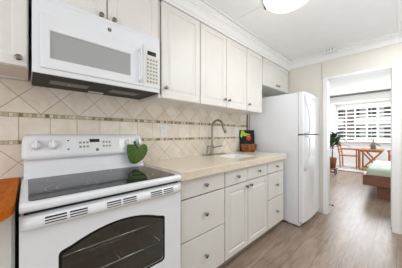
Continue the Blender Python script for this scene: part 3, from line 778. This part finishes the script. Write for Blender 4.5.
armchair(1.66, 8.40, -1, 'teak armchair on the right side of the dining table with grey cushion')
cu = obj('cushion', box(nb(), 1.43, 1.89, 8.21, 8.59, .462, .56, .035, 4), 'pillow', None, True); tag(cu, 'grey seat cushion on the right teak armchair', 'cushion')

# potted plants
def leafy(bm, base, n, rad, hgt, lw, ll, seed):
    rn = random.Random(seed)
    for i in range(n):
        a = rn.random()*2*PI; el = rn.uniform(.1, 1.2); L = ll*rn.uniform(.7, 1.2)
        o = Vector(base)+Vector((rn.uniform(-1, 1)*rad, rn.uniform(-1, 1)*rad, rn.uniform(0, hgt)))
        d = Vector((math.cos(a)*math.cos(el), math.sin(a)*math.cos(el), math.sin(el))); sd_ = Vector((-math.sin(a), math.cos(a), 0)); prev = None
        for k in range(6):
            s = k/5; p = o+d*L*s+Vector((0, 0, -L*.55*s*s)); w_ = lw*math.sin(PI*min(.97, s*.93+.07))**.8
            cur = [bm.verts.new(p-sd_*w_+Vector((0, 0, .25*w_))), bm.verts.new(p), bm.verts.new(p+sd_*w_+Vector((0, 0, .25*w_)))]
            if prev:
                for q in (0, 1): bm.faces.new((prev[q], prev[q+1], cur[q+1], cur[q])).smooth = True
            prev = cur
    return bm
pp = thing('potted_plant', 'leafy dark green houseplant in a brown pot left of the dining table', 'plant', (.20, 6.9, 0))
px_, py_ = .25, 6.7
obj('plant_pot', lathe(nb(), [(.085, .20), (.110, .42), (.118, .47), (.118, .50), (.105, .50), (.10, .47), (0, .47)], at(px_, py_, 0), 24), 'terra', pp)
obj('stem', tube(nb(), [(px_, py_, .46), (px_+.02, py_, .8), (px_-.01, py_, 1.05)], [.014, .011, .008], 8), 'stem', pp)
g_ = obj('foliage', leafy(nb(), (px_, py_, .75), 44, .09, .42, .06, .44, 5), 'plant', pp); g_.modifiers.new('t', 'SOLIDIFY').thickness = .002
ps = thing('plant_stand', 'dark wooden stool carrying the potted plant', 'stand', (px_, py_, 0))
obj('stand_top', lathe(nb(), [(.13, .17), (.14, .175), (.14, .195), (.13, .20), (0, .20)], at(px_, py_, 0), 24), 'redwood', ps)
for i in range(4):
    a = PI/4+i*PI/2; obj('leg', tube(nb(), [(px_+.14*math.cos(a), py_+.14*math.sin(a), 0), (px_+.10*math.cos(a), py_+.10*math.sin(a), .175)], .014, 8), 'blackm', ps)
obj('stand_shelf', lathe(nb(), [(.108, .06), (.108, .08), (0, .08)], at(px_, py_, 0), 20), 'redwood', ps)
tp = thing('table_plant', 'small grassy plant in a grey pot standing on the dining table', 'plant', (1.03, 8.5, TZ))
obj('plant_pot', lathe(nb(), [(.055, 0), (.07, .02), (.075, .09), (.065, .13), (.058, .13), (.06, .10), (0, .10)], at(1.03, 8.5, TZ), 20), 'pot', tp)
g_ = obj('foliage', leafy(nb(), (1.03, 8.5, TZ+.10), 34, .03, .24, .010, .24, 9), 'plant', tp); g_.modifiers.new('t', 'SOLIDIFY').thickness = .0015

# ------------------------------------------------------------------ louvre window of the lanai
wn = bpy.data.objects.new('window_1', None); C.objects.link(wn); wn['kind'] = 'structure'; wn.location = (1.5, 9.38, .92)
bm = nb(); xs = [-.13, .17, .45, .79, 1.09, 1.45, 1.85, 2.3, 2.8, 3.36]
for i, x in enumerate(xs): 
    w_ = .055 if x in (.79, 1.09) else .03; box(bm, x-w_/2, x+w_/2, 9.35, 9.42, .92, 2.37)
box(bm, -.16, 3.4, 9.34, 9.43, .92, .96); box(bm, -.16, 3.4, 9.34, 9.43, 2.21, 2.37)
obj('window_frame', bm, 'louvre', wn)
bm = nb()
for k in range(9):
    z = 1.02+.145*k; prism(bm, [(9.35, z), (9.42, z+.045), (9.42, z+.053), (9.35, z+.008)], -.13, 3.36, 'x')
obj('louvre_slats', bm, 'louvre', wn)
struct('trim_11', box(nb(), -.16, 3.4, 9.24, 9.32, .90, .93, .004), 'trim')
# neighbouring apartment block seen through the louvres
ab = thing('apartment_building', 'pale apartment block with dark balcony bays beyond the louvre window', 'building', (1, 32, -18))
bm = nb(); box(bm, -26, 26, 33, 40, -18, 24); obj('building_wall', bm, 'bwall', ab)
for fl_ in range(-3, 5):
    z = fl_*2.6
    obj('balcony_slab', box(nb(), -26, 26, 31.6, 33, z-.18, z+.75), 'bwall', ab)
for fl_ in range(-1, 4):
    for c_ in range(-8, 8):
        w_ = obj('window', box(nb(), c_*1.8+.3, c_*1.8+1.5, 32.94, 33.02, fl_*2.6+.8, fl_*2.6+2.1), 'bdark', ab)
        bm = nb(); x = c_*1.8+.9; box(bm, x-.05, x+.05, 32.9, 32.95, fl_*2.6+.8, fl_*2.6+2.1); box(bm, x-.6, x+.6, 32.9, 32.95, fl_*2.6+1.5, fl_*2.6+1.6); obj('window_bars', bm, 'bwall', w_)
obj('brown_panel', box(nb(), -3.6, -2.5, 31.5, 32.9, -18, 20), 'bbrown', ab)
